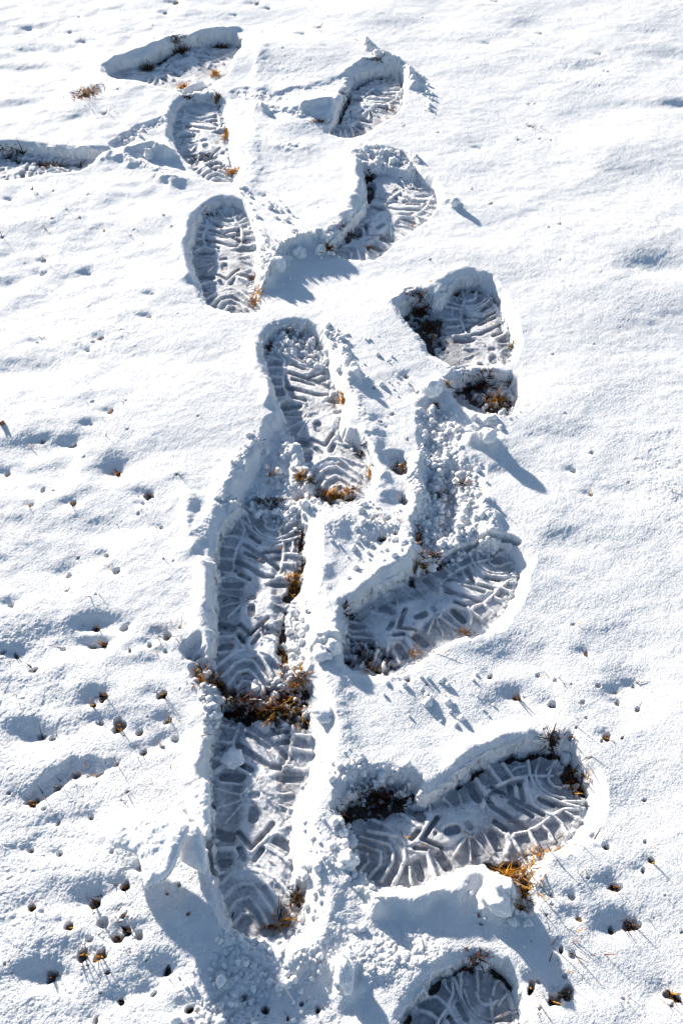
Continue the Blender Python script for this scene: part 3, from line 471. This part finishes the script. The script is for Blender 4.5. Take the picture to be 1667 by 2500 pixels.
LAND = [((400,140),'the farthest print'),((455,310),'the narrow upright print'),((60,370),'the left edge print'),((840,230),'the far right print'),((880,470),'the crumb pile print'),((510,590),'the oval print'),
  ((1080,750),'the round toed print'),((690,880),'the long middle print'),((590,1300),'the upper central print'),((990,1390),'the middle right print'),((600,1950),'the lower central print'),((1150,1850),'the lower right print'),
  ((1080,2300),'the cut off bottom print'),((350,1950),'the tilted snow slab'),((1160,1000),'the tall snow peak'),((200,215),'the olive grass tuft'),((1568,612),'the right edge hollow'),((388,1466),'the long bladed tuft'),((0,2352),'the lower left corner'),((1568,2352),'the lower right corner'),((0,0),'the upper left corner'),((1568,0),'the upper right corner'),((0,1100),'the left edge halfway down'),((1568,1250),'the right edge halfway down'),((0,1700),'the left edge below halfway'),((1568,1750),'the right edge below halfway')]
LOOK = {'s': ('grass_sprig', 'brown grass sprig', 'grass'), 'b': ('grass_stalk', 'upright grass stalk', 'grass stalk'), 'r': ('grass_bit', 'rusty red grass bit', 'grass'), 'd': ('grass_stub', 'dark grass stub', 'grass'),
  't': ('grass_tuft', 'tuft of dry blades', 'grass tuft'), 'p': ('grass_stub', 'stub in melt hole', 'grass'), 'f': ('straw_stem', 'bent straw stem', 'straw'), 'l': ('dead_leaf', 'curled red brown dead leaf', 'leaf')}
ORD = ['nearest', 'second nearest', 'third nearest', 'fourth nearest', 'fifth nearest', 'sixth nearest', 'seventh nearest', 'eighth nearest', 'ninth nearest', 'tenth nearest', 'eleventh nearest', 'twelfth nearest', 'thirteenth nearest']
def make_sprig(x, y, kind, r, s, c):
    m = MB(); bx, by = c; z0 = gz(bx, by) - .003; k = s * (1.9 if kind in 'tr' else 1.25); rr = max(r, 3) * .001
    if kind == 's':
        for j in range(rnd.randint(2, 4)):
            m.blade((bx + rnd.gauss(0, .0015), by + rnd.gauss(0, .0015), z0), (rnd.uniform(-.8, .8), rnd.uniform(-.8, .5), rnd.uniform(.5, 1)), rnd.uniform(.009, .017) * k, .0018, (rnd.uniform(-.6, .6), 0, -.2), rnd.choice([0, 0, 1, 1, 2, 3]))
    elif kind == 'b':
        m.blade((bx, by, z0), (rnd.uniform(-.18, .18), rnd.uniform(-.1, .3), 1), rnd.uniform(.016, .020) * k, .0016, (rnd.uniform(-.25, .25), rnd.uniform(-.2, .2), 0), rnd.choice([2, 1, 0]))
        if k > 1: m.blade((bx + .001, by, z0), (rnd.uniform(-.8, .8), -.4, .7), .007, .0016, (0, 0, 0), 0)
    elif kind == 'r':
        for j in range(2): m.blade((bx + rnd.gauss(0, .002), by, z0 + .002), (rnd.uniform(-1, 1), rnd.uniform(-.5, .5), rnd.uniform(.3, 1)), rnd.uniform(.006, .010) * k, .0017, (0, 0, 0), rnd.choice([2, 2, 0]))
    elif kind in 'dp':
        rr *= 1 if kind == 'p' else .75; top = height([bx + rr * 2.2], [by])[0]; n_ = 13 if kind == 'p' else 7
        for j in range(n_):
            a = rnd.uniform(0, 6.28); q = rr * .8 * math.sqrt(rnd.random()); px, py = bx + q * math.cos(a), by + q * math.sin(a)
            m.blade((px, py, top - .012), (rnd.uniform(-.9, .9), rnd.uniform(-.9, .6), rnd.uniform(.4, 1)), rnd.uniform(.008, .021), rnd.uniform(.0016, .0030), (rnd.uniform(-.5, .5), 0, -.3), rnd.choice([0, 0, 0, 2, 1]) if j else 0)
        if kind == 'p' or s > .9:
            for j in range(2): m.blade((bx + rnd.gauss(0, .001), by + rr * .3, top - .008), (rnd.uniform(-.4, .4), -.4, 1), rnd.uniform(.012, .018) * s, .0026, (.2, 0, 0), rnd.choice([1, 1, 2]))
    elif kind == 't':
        for j in range(int(14 * k)):
            m.blade((bx + rnd.gauss(0, .004 * k), by + rnd.gauss(0, .004 * k), z0), (rnd.uniform(-.7, .7), rnd.uniform(-.8, .6), rnd.uniform(.4, 1)), rnd.uniform(.007, .021) * k, .0022, (rnd.uniform(-.4, .4), 0, -.3), rnd.choice([0, 0, 0, 1, 1, 2, 3]))
    elif kind == 'f':
        a = rnd.uniform(-.6, .6); m.blade((bx, by, gz(bx, by) + .001), (math.cos(a), math.sin(a), .22), .018 * k, .0014, (0, -.3, -.25), rnd.choice([0, 2, 1]), 5)
        m.blade((bx, by, gz(bx, by) + .001), (-math.cos(a + .8), math.sin(a + .8), .3), .009 * k, .0014, (0, 0, -.2), 0)
    else:
        for j in range(4): m.blade((bx + j * .002, by, z0 + .003), (rnd.uniform(-.5, .5), -.6, .5), .014, .008, (0, 0, -.6), 2)
    return m.build(LOOK[kind][0], (bx, by, z0))
ents = {}
for q in SPR:
    x, y, kind, r, s, c = q
    o = make_sprig(*q)
    size = 'tall ' if (kind == 'b' and s > 1.15) else 'tiny ' if (s < .65 and kind not in 'r') else 'larger ' if (s > 1.05 and kind in 'sdpt') else ''
    look = (size + LOOK[kind][1]).strip()
    best = min(LAND, key=lambda l: math.hypot(x - l[0][0], (y - l[0][1]) * 1.1))
    dx, dy = x - best[0][0], y - best[0][1]
    if 'corner' in best[1] or 'edge halfway' in best[1] or 'edge below' in best[1]: w_ = 'near'
    elif abs(dx) > abs(dy): w_ = 'left of' if dx < 0 else 'right of'
    else: w_ = 'beyond' if dy < 0 else 'in front of'
    ents.setdefault((look, w_, best[1]), []).append((math.hypot(dx, dy), o, kind))
for (look, w_, lm), L in ents.items():
    L.sort(key=lambda t: t[0])
    for i, (d, o, kind) in enumerate(L):
        lab = f'{look} {w_} {lm}' + (f', {ORD[i]} to it' if len(L) > 1 else '')
        if len(lab.split()) > 16: print('LONG', lab)
        tag(o, lab, LOOK[kind][2], 'grass and straw poking through the snow')

# larger named tufts: (x, y, spread x, spread y (m), blades, length, materials, lean, label, floor height)
TUFT = [
 (200,215,.026,.034,90,.015,[0,1,1,3,3,2],(0,-.2),'wide olive and rust grass tuft standing in open snow at far left',None),
 (1186,2012,.020,.014,80,.026,[1,1,1,0,2,0],(0,-.2),'golden straw tuft at the front rim of the large lower right print',None),
 (1208,2045,.010,.014,34,.020,[1,0,0,2,0],(0,-.2),'dark and gold straw running down from the golden tuft towards a short stub clump',None),
 (1188,2084,.009,.005,26,.012,[0,0,1,2],(0,-.4),'flat brown straw clump in front of the golden tuft',None),
 (640,2112,.004,.004,8,.040,[1,1,1,0],(.5,.5),'long golden straw tuft leaning right in the heel of the lower central print',None),
 (628,2128,.014,.004,22,.012,[0,0,1,2],(0,0),'low brown straw fringe at the foot of the long golden tuft',None),
 (682,2062,.006,.008,36,.013,[0,0,0,0,2],(0,0),'near black grass clump on the right rim of the heel of the lower central print',None),
 (560,1625,.026,.016,150,.022,[0,0,0,2,0],(0,-.3),'matted dark brown grass at the left of the gap between the central prints',None),
 (640,1625,.022,.018,140,.030,[0,0,2,1,0],(0,-.6),'rust and brown grass combed forward at the right of the gap between the central prints',None),
 (690,1565,.008,.014,46,.020,[1,1,0,3,2],(0,-.1),'sunlit yellow and olive grass on the right rim between the central prints',None),
 (468,1560,.012,.016,60,.018,[0,0,2,1],(0,-.1),'brown grass spilling left of the upper central print heel',None),
 (498,1568,.005,.004,12,.018,[1,2,0],(.3,0),'orange stub tuft inside the left rim of the upper central print heel',None),
 (870,1838,.024,.009,150,.014,[0,0,0,2,0],(0,0),'blackish matted grass patch on the left of the large lower right print',None),
 (790,1885,.008,.012,50,.014,[0,0,2],(0,0),'dark brown grass where the matted patch meets the snow bank',None),
 (1268,1705,.010,.007,36,.022,[0,0,3,2],(-.3,.2),'dark stems fanned over the far rim of the large lower right print',None),
 (1320,1800,.012,.020,55,.015,[0,0,2,2,1],(0,0),'rust grass lying in the toe of the large lower right print',None),
 (1090,2215,.012,.006,26,.016,[0,0,2],(0,0),'dark stems on the far rim of the cut off bottom print',None),
 (960,712,.016,.010,80,.018,[0,0,0,2,2],(0,0),'dark red brown grass in the soil pocket of the round toed print',None),
 (985,755,.010,.014,60,.015,[0,0,2,3],(0,0),'brown grass between the soil pocket and the round toe',None),
 (1000,782,.004,.005,8,.018,[1,2,0],(-.3,.3),'small orange blades below the soil pocket',None),
 (1100,890,.022,.014,110,.016,[0,0,0,2],(0,0),'brown matted grass in the heel of the round toed print',None),
 (1140,925,.016,.012,44,.022,[1,2,0,1],(.3,.2),'straw and orange blades at the front of the heel of the round toed print',None),
 (1172,865,.004,.005,12,.018,[0,0,3],(-.1,.3),'dark green stems at the far right of the same heel',None),
 (1027,885,.004,.006,12,.012,[1,2,0],(0,0),'orange fringe beside the round white snow ball',None),
 (1176,800,.003,.010,12,.012,[3,3,1],(0,.2),'green blades on the right wall of the round toed print',None),
 (788,920,.004,.010,18,.018,[3,1,1,0],(0,.3),'yellow and olive blades on the right rim of the long middle print',None),
 (850,1090,.004,.012,18,.012,[1,1,3,0],(0,0),'yellow blades on the right rim of the long middle print heel',None),
 (690,1100,.005,.005,20,.022,[1,2,0,1],(0,0),'orange tuft left of the long middle print heel',None),
 (712,1105,.006,.006,24,.014,[0,3,0],(0,0),'olive black tuft on the left rim of the long middle print heel',None),
 (758,1142,.014,.006,40,.022,[1,1,0,2],(.1,0),'golden blades at the front of the long middle print heel',None),
 (800,1135,.008,.004,18,.018,[1,0,0],(.1,0),'short gold and brown blades right of the golden heel blades',None),
 (618,1092,.003,.003,5,.024,[1,0],(.5,.2),'curved golden blade on the blue slope left of the long middle print',None),
 (700,1145,.008,.006,24,.010,[0,0,1],(0,0),'dark and gold crumbs of grass below the orange tuft',None),
 (830,1032,.007,.007,30,.014,[0,0,0,3],(.2,0),'dark stems on the right rim above the long middle print heel',None),
 (660,748,.012,.005,12,.022,[0,0],(0,.2),'dark stems standing in the toe of the long middle print',None),
 (620,800,.006,.012,24,.014,[0,0,2],(0,0),'brown stems on the left wall of the long middle print toe',None),
 (675,1345,.007,.014,50,.018,[1,0,1,2],(.2,.4),'golden and brown blades on the right rim of the upper central print',None),
 (690,1250,.004,.028,70,.009,[0,0,2],(0,0),'dark grass edging along the right of the upper central print toe',None),
 (652,1520,.004,.026,60,.010,[0,0,2,1],(0,0),'rust and brown edging along the right of the upper central print heel',None),
 (620,1162,.024,.006,60,.010,[0,0,0,2],(0,0),'dark crumbled grass over the toe of the upper central print',None),
 (965,1300,.008,.008,44,.014,[0,2,2,1],(0,0),'rust grass in the notch above the snow block',None),
 (1000,1283,.012,.010,44,.012,[0,0,2],(0,0),'dark grass along the cracked far wall of the print under the snow block',None),
 (960,1235,.005,.022,50,.012,[0,0,2],(0,0),'brown grass edging along the left of the crumb trench',None),
 (800,1415,.008,.005,26,.015,[0,0,0],(-.1,.2),'dark star of stems below the left end of the snow block',None),
 (840,1500,.020,.014,50,.008,[0,0,2],(0,0),'dark litter pressed into the heel under the snow block',None),
 (865,1538,.010,.006,18,.018,[1,2,0],(0,.1),'straw blades on the front rim of the print under the snow block',None),
 (950,1500,.008,.005,10,.012,[1,1,2],(0,.1),'pale straw stubs right of the straw blades on the front rim',None),
 (1070,1455,.010,.004,10,.012,[1,1,2],(0,.1),'pale straw stubs near the lit front edge of the middle right print',None),
 (1245,1968,.020,.006,26,.018,[1,1,2],(0,0),'row of orange blades on the front rim under the large toe',None),
 (505,85,.022,.003,60,.016,[0,0,2],(0,.1),'dark stems along the far wall top of the farthest print',None),
 (415,118,.018,.014,110,.020,[0,0,0,2],(0,.1),'thick brown grass clump in the far wall of the farthest print',None),
 (342,160,.010,.010,60,.022,[0,0,3,0],(-.2,.2),'dark fan of stems at the left of the farthest print',None),
 (425,200,.016,.012,46,.014,[1,1,2],(0,0),'pale orange straw on the ledge between the farthest and the narrow print',None),
 (495,170,.008,.016,36,.014,[1,1,2],(0,0),'pale straw at the right end of the farthest print',None),
 (500,240,.007,.010,46,.012,[0,3,0,1],(0,0),'dark olive tuft at the toe of the narrow upright print',None),
 (430,225,.012,.004,36,.008,[0,0,0],(0,0),'dark fringe over the toe of the narrow upright print',None),
 (520,312,.004,.026,50,.013,[1,1,2,3],(0,0),'golden straw strip on the right rim of the narrow upright print',None),
 (534,396,.010,.012,46,.014,[1,1,2],(0,0),'golden straw heap at the heel of the narrow upright print',None),
 (470,362,.020,.014,50,.008,[0,0,0],(0,0),'dark litter in the heel of the narrow upright print',None),
 (30,360,.024,.006,50,.012,[0,0,3],(0,0),'dark grass at the far wall of the print at the left edge',None),
 (57,362,.0006,.0006,4,.042,[0,0],(0,0),'tall dark stem rising from the print at the left edge',None),
 (110,380,.020,.007,60,.014,[0,0,2],(0,0),'brown grass at the base of the far wall right of the tall dark stem',None),
 (183,380,.006,.004,18,.022,[0,2],(.6,.2),'brown stems leaning right at the end of the left edge print',None),
 (755,570,.008,.008,50,.020,[0,2,0,1],(-.1,.2),'dark and rust tuft at the heel of the print with the crumb pile',None),
 (800,545,.018,.014,60,.012,[0,0,2],(0,0),'dark litter along the heel of the print with the crumb pile',None),
 (846,412,.010,.014,60,.013,[0,0,3,0],(0,0),'black green grass under the crumb pile',None),
 (848,572,.010,.006,24,.010,[2,1,0],(0,0),'orange litter at the front rim of the crumb pile print',None),
 (590,690,.012,.016,44,.014,[1,1,2,0],(0,0),'pale gold straw on the right rim of the oval print heel',None),
 (578,640,.005,.012,26,.012,[0,0,2],(0,0),'brown stems on the right wall of the oval print',None),
 (480,480,.014,.008,30,.008,[0,0],(0,0),'dark bits over the toe of the oval print',None),
 (790,245,.006,.024,46,.008,[0,0],(0,0),'dark edging along the left of the far right print',None),
 (865,172,.022,.003,36,.007,[0,0],(0,0),'thin dark edging along the toe of the far right print',None),
 (735,275,.018,.006,36,.010,[0,0,2],(0,0),'dark bits in front of the oval snow island',None),
 (895,252,.010,.006,16,.010,[2,3],(0,0),'rusty bits on the right rim of the far right print',None),
 (1010,1140,.008,.006,20,.016,[2,0,0],(0,0),'rust stubs in the crumb trench',None),
 (1062,1112,.004,.004,10,.018,[2,0],(0,0),'small rust stub at the right of the crumb trench',None),
 (1000,925,.006,.006,16,.010,[2,0],(0,0),'rust bit at the top of the crumb trench',None),
 (919,1072,.010,.010,26,.010,[2,0,0],(0,0),'red grass rim of the hollow between the long middle print and the crumb trench',None),
]
for x, y, sx, sy, nb, ln, ms, lean, lab, _ in TUFT:
    c = G(x, y, -.015); pts = [(c[0] + rnd.gauss(0, sx * .5), c[1] + rnd.gauss(0, sy * .5)) for _ in range(int(nb * 2.5))]
    zs = np.maximum(height([p[0] for p in pts], [p[1] for p in pts]), soil_z(np.array([p[0] for p in pts]), np.array([p[1] for p in pts])))
    # re-aim the clump at its own ground height
    zc = float(np.median(zs)); c2 = G(x, y, zc); off = c2 - c
    pts = [(p[0] + off[0], p[1] + off[1]) for p in pts]
    zs = np.maximum(height([p[0] for p in pts], [p[1] for p in pts]), soil_z(np.array([p[0] for p in pts]), np.array([p[1] for p in pts])))
    m = MB()
    for (px, py), pz in zip(pts, zs):
        flat = rnd.random() < .45
        m.blade((px, py, pz - .001), (lean[0] + rnd.uniform(-.8, .8), lean[1] + rnd.uniform(-.8, .6), rnd.uniform(.05, .3) if flat else rnd.uniform(.5, 1.1)), ln * rnd.uniform(.35, 1.15), rnd.uniform(.0012, .0023), (rnd.uniform(-.4, .4), rnd.uniform(-.4, .2), -.25), rnd.choice(ms + [1] * ms.count(1)))
    tag(m.build('grass_tuft', (c2[0], c2[1], zc)), lab, 'grass tuft', 'clumps of dead grass at the prints')
# loose bits pressed into the print floors
m = MB()
for i, p in enumerate(PRINTS):
    P = p['P'][0]; lo, hi = P.min(0), P.max(0); k = int(70 * (1.1 if i in (8, 10, 11) else .7))
    pts = np.array([(rnd.uniform(lo[0], hi[0]), rnd.uniform(lo[1], hi[1])) for _ in range(k * 2)]); d = poly_sd(pts[:, 0], pts[:, 1], P); pts = pts[d > .008][:k]
    for (px, py), pz in zip(pts, height(pts[:, 0], pts[:, 1])):
        a = rnd.uniform(0, 6.28); m.blade((px, py, pz + .0008), (math.cos(a), math.sin(a), rnd.uniform(-.02, .35)), rnd.uniform(.003, .013), rnd.uniform(.0010, .0018), (rnd.uniform(-.3, .3), 0, -.1), rnd.choice([0, 0, 0, 2, 0, 1]), 3)
tag(m.build('grass_litter'), 'loose scraps of dead grass scattered over the floors of the prints', 'litter', kind='stuff')

# ------------------------------------------------------------------ snow clods and crumbs
import bmesh
def lump_mesh(name, rx, ry, rz, seed, sub=3, rough_=.25):
    bm = bmesh.new(); bmesh.ops.create_icosphere(bm, subdivisions=sub, radius=1)
    co = np.array([v.co for v in bm.verts]); s = seed * 3.1
    nn = (fbm(co[:, 0] + s, co[:, 1] + co[:, 2] * .7, 1.6, 3, seed) + fbm(co[:, 2] - s, co[:, 0] - co[:, 1] * .6, 1.9, 3, seed + 5)) * .5
    for v, k in zip(bm.verts, nn): v.co *= 1 + rough_ * float(k); v.co.x *= rx; v.co.y *= ry; v.co.z *= rz
    for f in bm.faces: f.smooth = True
    me = bpy.data.meshes.new(name); bm.to_mesh(me); bm.free(); me.materials.append(M_CLOD); return me
CLODS = [(995,885,.018,.015,.016,'smooth round snow ball left of the heel of the round toed print'),(842,98,.009,.009,.013,'small pointed snow peak beyond the far right print'),(868,124,.012,.009,.010,'snow knob just right of the pointed peak'),
 (940,1838,.017,.008,.008,'pale oblong snow lump on the dark grass of the large lower right print'),(985,1300,.014,.010,.010,'rough snow lump in the notch above the middle right print'),(1012,1275,.012,.009,.009,'snow lump right of the notch, on the cracked far wall'),
 (765,1478,.013,.012,.012,'crumbly snow knob at the left end of the middle right print'),(738,1500,.016,.014,.012,'broad knob of snow on top of the central bank'),(800,1975,.012,.013,.011,'snow lump at the left end of the large lower right print'),(806,1935,.009,.009,.008,'smaller snow lump beyond that left end lump'),
 (640,600,.014,.012,.016,'snow lump on the left of the heap between the oval and the crumb pile prints'),(690,575,.014,.012,.015,'snow lump at the middle of the heap above the long middle print'),(735,570,.012,.010,.012,'snow lump at the right end of that heap'),
 (1120,1008,.015,.012,.012,'tall rounded peak of snow right of the crumb trench'),(340,338,.016,.012,.016,'snow lump on the ridge left of the narrow upright print'),(1042,462,.010,.008,.013,'small snow lump right of the crumb pile print'),
 (745,1640,.014,.018,.010,'lump on the right bank beside the gap of the central prints'),(1140,2062,.020,.014,.016,'snow lump below the golden tuft'),(1300,1735,.010,.008,.009,'rounded lump fallen in the toe of the large lower right print'),(535,1745,.016,.016,.009,'flat snow lump on the tread of the lower central print'),
 (790,2232,.013,.020,.014,'upright white lump near the bottom left of the cut off print'),(1085,985,.010,.008,.010,'small snow lump in front of the heel of the round toed print'),(838,345,.010,.007,.010,'crumb at the top left corner of the crumb pile print'),(900,370,.016,.008,.010,'largest crumb on the crumb pile'),(868,385,.012,.008,.010,'crumb at the left front of the crumb pile'),(938,385,.011,.008,.009,'crumb at the right end of the crumb pile')]
for i, (x, y, rx, ry, rz, lab) in enumerate(CLODS):
    c = G(x, y, 0); zc = gz(*c); c = G(x, y, zc + rz * .3); zc = gz(*c)
    o = bpy.data.objects.new('snow_clod', lump_mesh('snow_clod', rx * .85, ry * .85, rz * .85, i + 3, 4, .42)); o.location = (c[0], c[1], zc + rz * .2); o.rotation_euler = (0, 0, rnd.uniform(0, 6.28)); COL.objects.link(o)
    tag(o, lab, 'snow clod', 'lumps of snow thrown up round the prints')
# crumbs: hundreds of little grains, one stuff object
CR = [([(612,640),(640,585),(690,562),(735,556),(780,590)], .028, 260), ([(1000,950),(1010,1050),(1010,1150),(985,1240)], .026, 520), ([(1060,1090),(1060,1180),(1060,1230)], .026, 220), ([(830,350),(900,360),(950,385)], .018, 200), ([(660,1010),(630,1080),(600,1150),(690,1160)], .026, 170),
  ([(760,760),(790,830),(815,880)], .016, 90), ([(640,760),(700,790),(740,830)], .022, 170), ([(790,1780),(860,1790),(930,1800)], .020, 170), ([(1000,1290),(1060,1255),(1130,1245)], .010, 90), ([(680,1380),(680,1540)], .012, 150), ([(930,1560),(1010,1600),(1080,1640)], .04, 45), ([(1090,990),(1180,960)], .02, 60),
  ([(280,330),(330,300),(390,280)], .016, 110), ([(860,130),(960,190),(990,270)], .016, 80), ([(790,1900),(805,1980),(850,2060)], .014, 90), ([(470,1530),(480,1620),(490,1690)], .012, 90), ([(450,1820),(470,1950)], .012, 60), ([(560,1570),(640,1560),(690,1600)], .02, 60), ([(700,2200),(560,2250),(500,2330)], .05, 160), ([(1130,2090),(1200,2100)], .02, 70),
  ([(640,2140),(720,2100),(720,1900)], .012, 60), ([(800,1190),(900,1260),(800,1320)], .04, 90), ([(700,1150),(760,1160),(840,1170)], .012, 90), ([(560,440),(600,560),(600,640)], .014, 50), ([(830,800),(900,900),(940,850)], .03, 22), ([(590,1000),(540,1100)], .012, 40), ([(620,470),(660,520)], .02, 30), ([(520,1165),(580,1150),(680,1180)], .012, 110)]
base = []
for s in range(6):
    me = lump_mesh('crumb_shape', 1, 1, 1, 50 + s, 2, .35); v = np.empty(len(me.vertices) * 3, np.float32); me.vertices.foreach_get('co', v)
    f = np.array([p.vertices[:] for p in me.polygons]); base.append((v.reshape(-1, 3), f)); bpy.data.meshes.remove(me)
VV, FF, off = [], [], 0; rs = np.random.RandomState(4)
PX, PY, PR = [], [], []
for pts, sp_, cnt in CR:
    P = GP(pts, -.01); cl = np.concatenate([[0], np.cumsum(np.linalg.norm(np.diff(P, axis=0), axis=1))])
    for _ in range(cnt):
        t_ = rs.uniform(0, cl[-1]); PX.append(np.interp(t_, cl, P[:, 0]) + rs.normal(0, sp_ * .55)); PY.append(np.interp(t_, cl, P[:, 1]) + rs.normal(0, sp_ * .55)); PR.append(min(.0009 + rs.exponential(.0012), .0055))
PZ = height(PX, PY)
for x, y, z_, r in zip(PX, PY, PZ, PR):
    v, f = base[rs.randint(6)]; a = rs.uniform(0, 6.28); ca, sa = math.cos(a), math.sin(a); s = r * rs.uniform(.75, 1.25, 3)
    q = v * s; q = np.stack([q[:, 0] * ca - q[:, 1] * sa + x, q[:, 0] * sa + q[:, 1] * ca + y, q[:, 2] + z_ + r * .35], 1)
    VV.append(q); FF.append(f + off); off += len(v)
o = np_mesh('snow_crumbs', np.vstack(VV), np.vstack(FF), M_CLOD); tag(o, 'loose snow crumbs strewn round and between the prints', 'snow crumbs', kind='stuff')

# broken plates of snow: outline in the photo raised to real heights, 3-D thick, edges worn
def plate(name, corners, thick, label, seed, step=.0011):
    """corners: (x, y, height) of the plate; it is a closed body with worn round edges"""
    P3 = np.array([(*G(x, y, h), h) for x, y, h in corners]); P = P3[:, :2]; Ps = smooth_poly(P, 1)
    lo, hi = P.min(0) - .004, P.max(0) + .004
    gx, gy = np.arange(lo[0], hi[0], step), np.arange(lo[1], hi[1], step); X, Y = np.meshgrid(gx, gy)
    x, y = X.ravel(), Y.ravel(); d = poly_sd(x, y, Ps) + .0009 * fbm(x, y, 70, 3, seed)
    wt = np.stack([1 / (((x - p[0]) ** 2 + (y - p[1]) ** 2) + 1e-5) for p in P3]); h = (wt * P3[:, 2:3]).sum(0) / wt.sum(0)
    A_ = np.c_[P, np.ones(len(P))]; co_ = np.linalg.lstsq(A_, P3[:, 2], rcond=None)[0]; h = .3 * h + .7 * (x * co_[0] + y * co_[1] + co_[2])
    h = h + .0022 * fbm(x, y, 30, 3, seed + 3) + .0007 * fbm(x, y, 160, 2, seed + 5)
    pr = np.sqrt(np.clip(d / (thick * .45), 0, 1)) ** .8
    top = h + thick * .35 * pr + .0005 * vn(x, y, 400, seed); bot = h - thick * .65 * pr
    ok = (d > -.0012).reshape(X.shape); n = x.size; I = np.arange(n).reshape(X.shape)
    cell = ok[:-1, :-1] & ok[1:, :-1] & ok[:-1, 1:] & ok[1:, 1:]
    q = np.stack([I[:-1, :-1][cell], I[:-1, 1:][cell], I[1:, 1:][cell], I[1:, :-1][cell]], 1)
    V_ = np.vstack([np.stack([x, y, top], 1), np.stack([x, y, bot], 1)]); q2 = np.vstack([q, q[:, ::-1] + n])
    u, inv = np.unique(q2, return_inverse=True); c = P3[0]
    o = np_mesh(name, V_[u] - c, inv.reshape(q2.shape), M_CLOD); o.location = c
    bm = bmesh.new(); bm.from_mesh(o.data); bmesh.ops.remove_doubles(bm, verts=bm.verts[:], dist=1e-5); bm.to_mesh(o.data); bm.free()
    tag(o, label, 'snow slab', 'broken plates of snow'); return o
plate('snow_slab', [(252,1905,.020),(280,1880,.026),(320,1866,.032),(372,1873,.038),(425,1886,.042),(438,1902,.042),(415,1950,.038),(400,2000,.034),(380,2022,.032),(356,2028,.030),(334,2048,.028),(328,2010,.028),(324,1985,.028),(312,1962,.026),(285,1950,.020),(258,1948,.018)], .018, 'tilted white snow slab with a pointed tip left of the lower central print', 5)
plate('snow_slab', [(425,1892,.024),(452,1890,.026),(468,1930,.024),(480,2008,.014),(440,1990,.014),(412,1970,.018)], .024, 'smaller snow plate tucked behind the tilted slab against the print rim', 6)
plate('snow_slab', [(432,1800,.014),(478,1782,.020),(483,1850,.020),(480,1930,.020),(455,1900,.014),(422,1860,.010)], .018, 'upright snow fin on the left wall of the lower central print', 7)
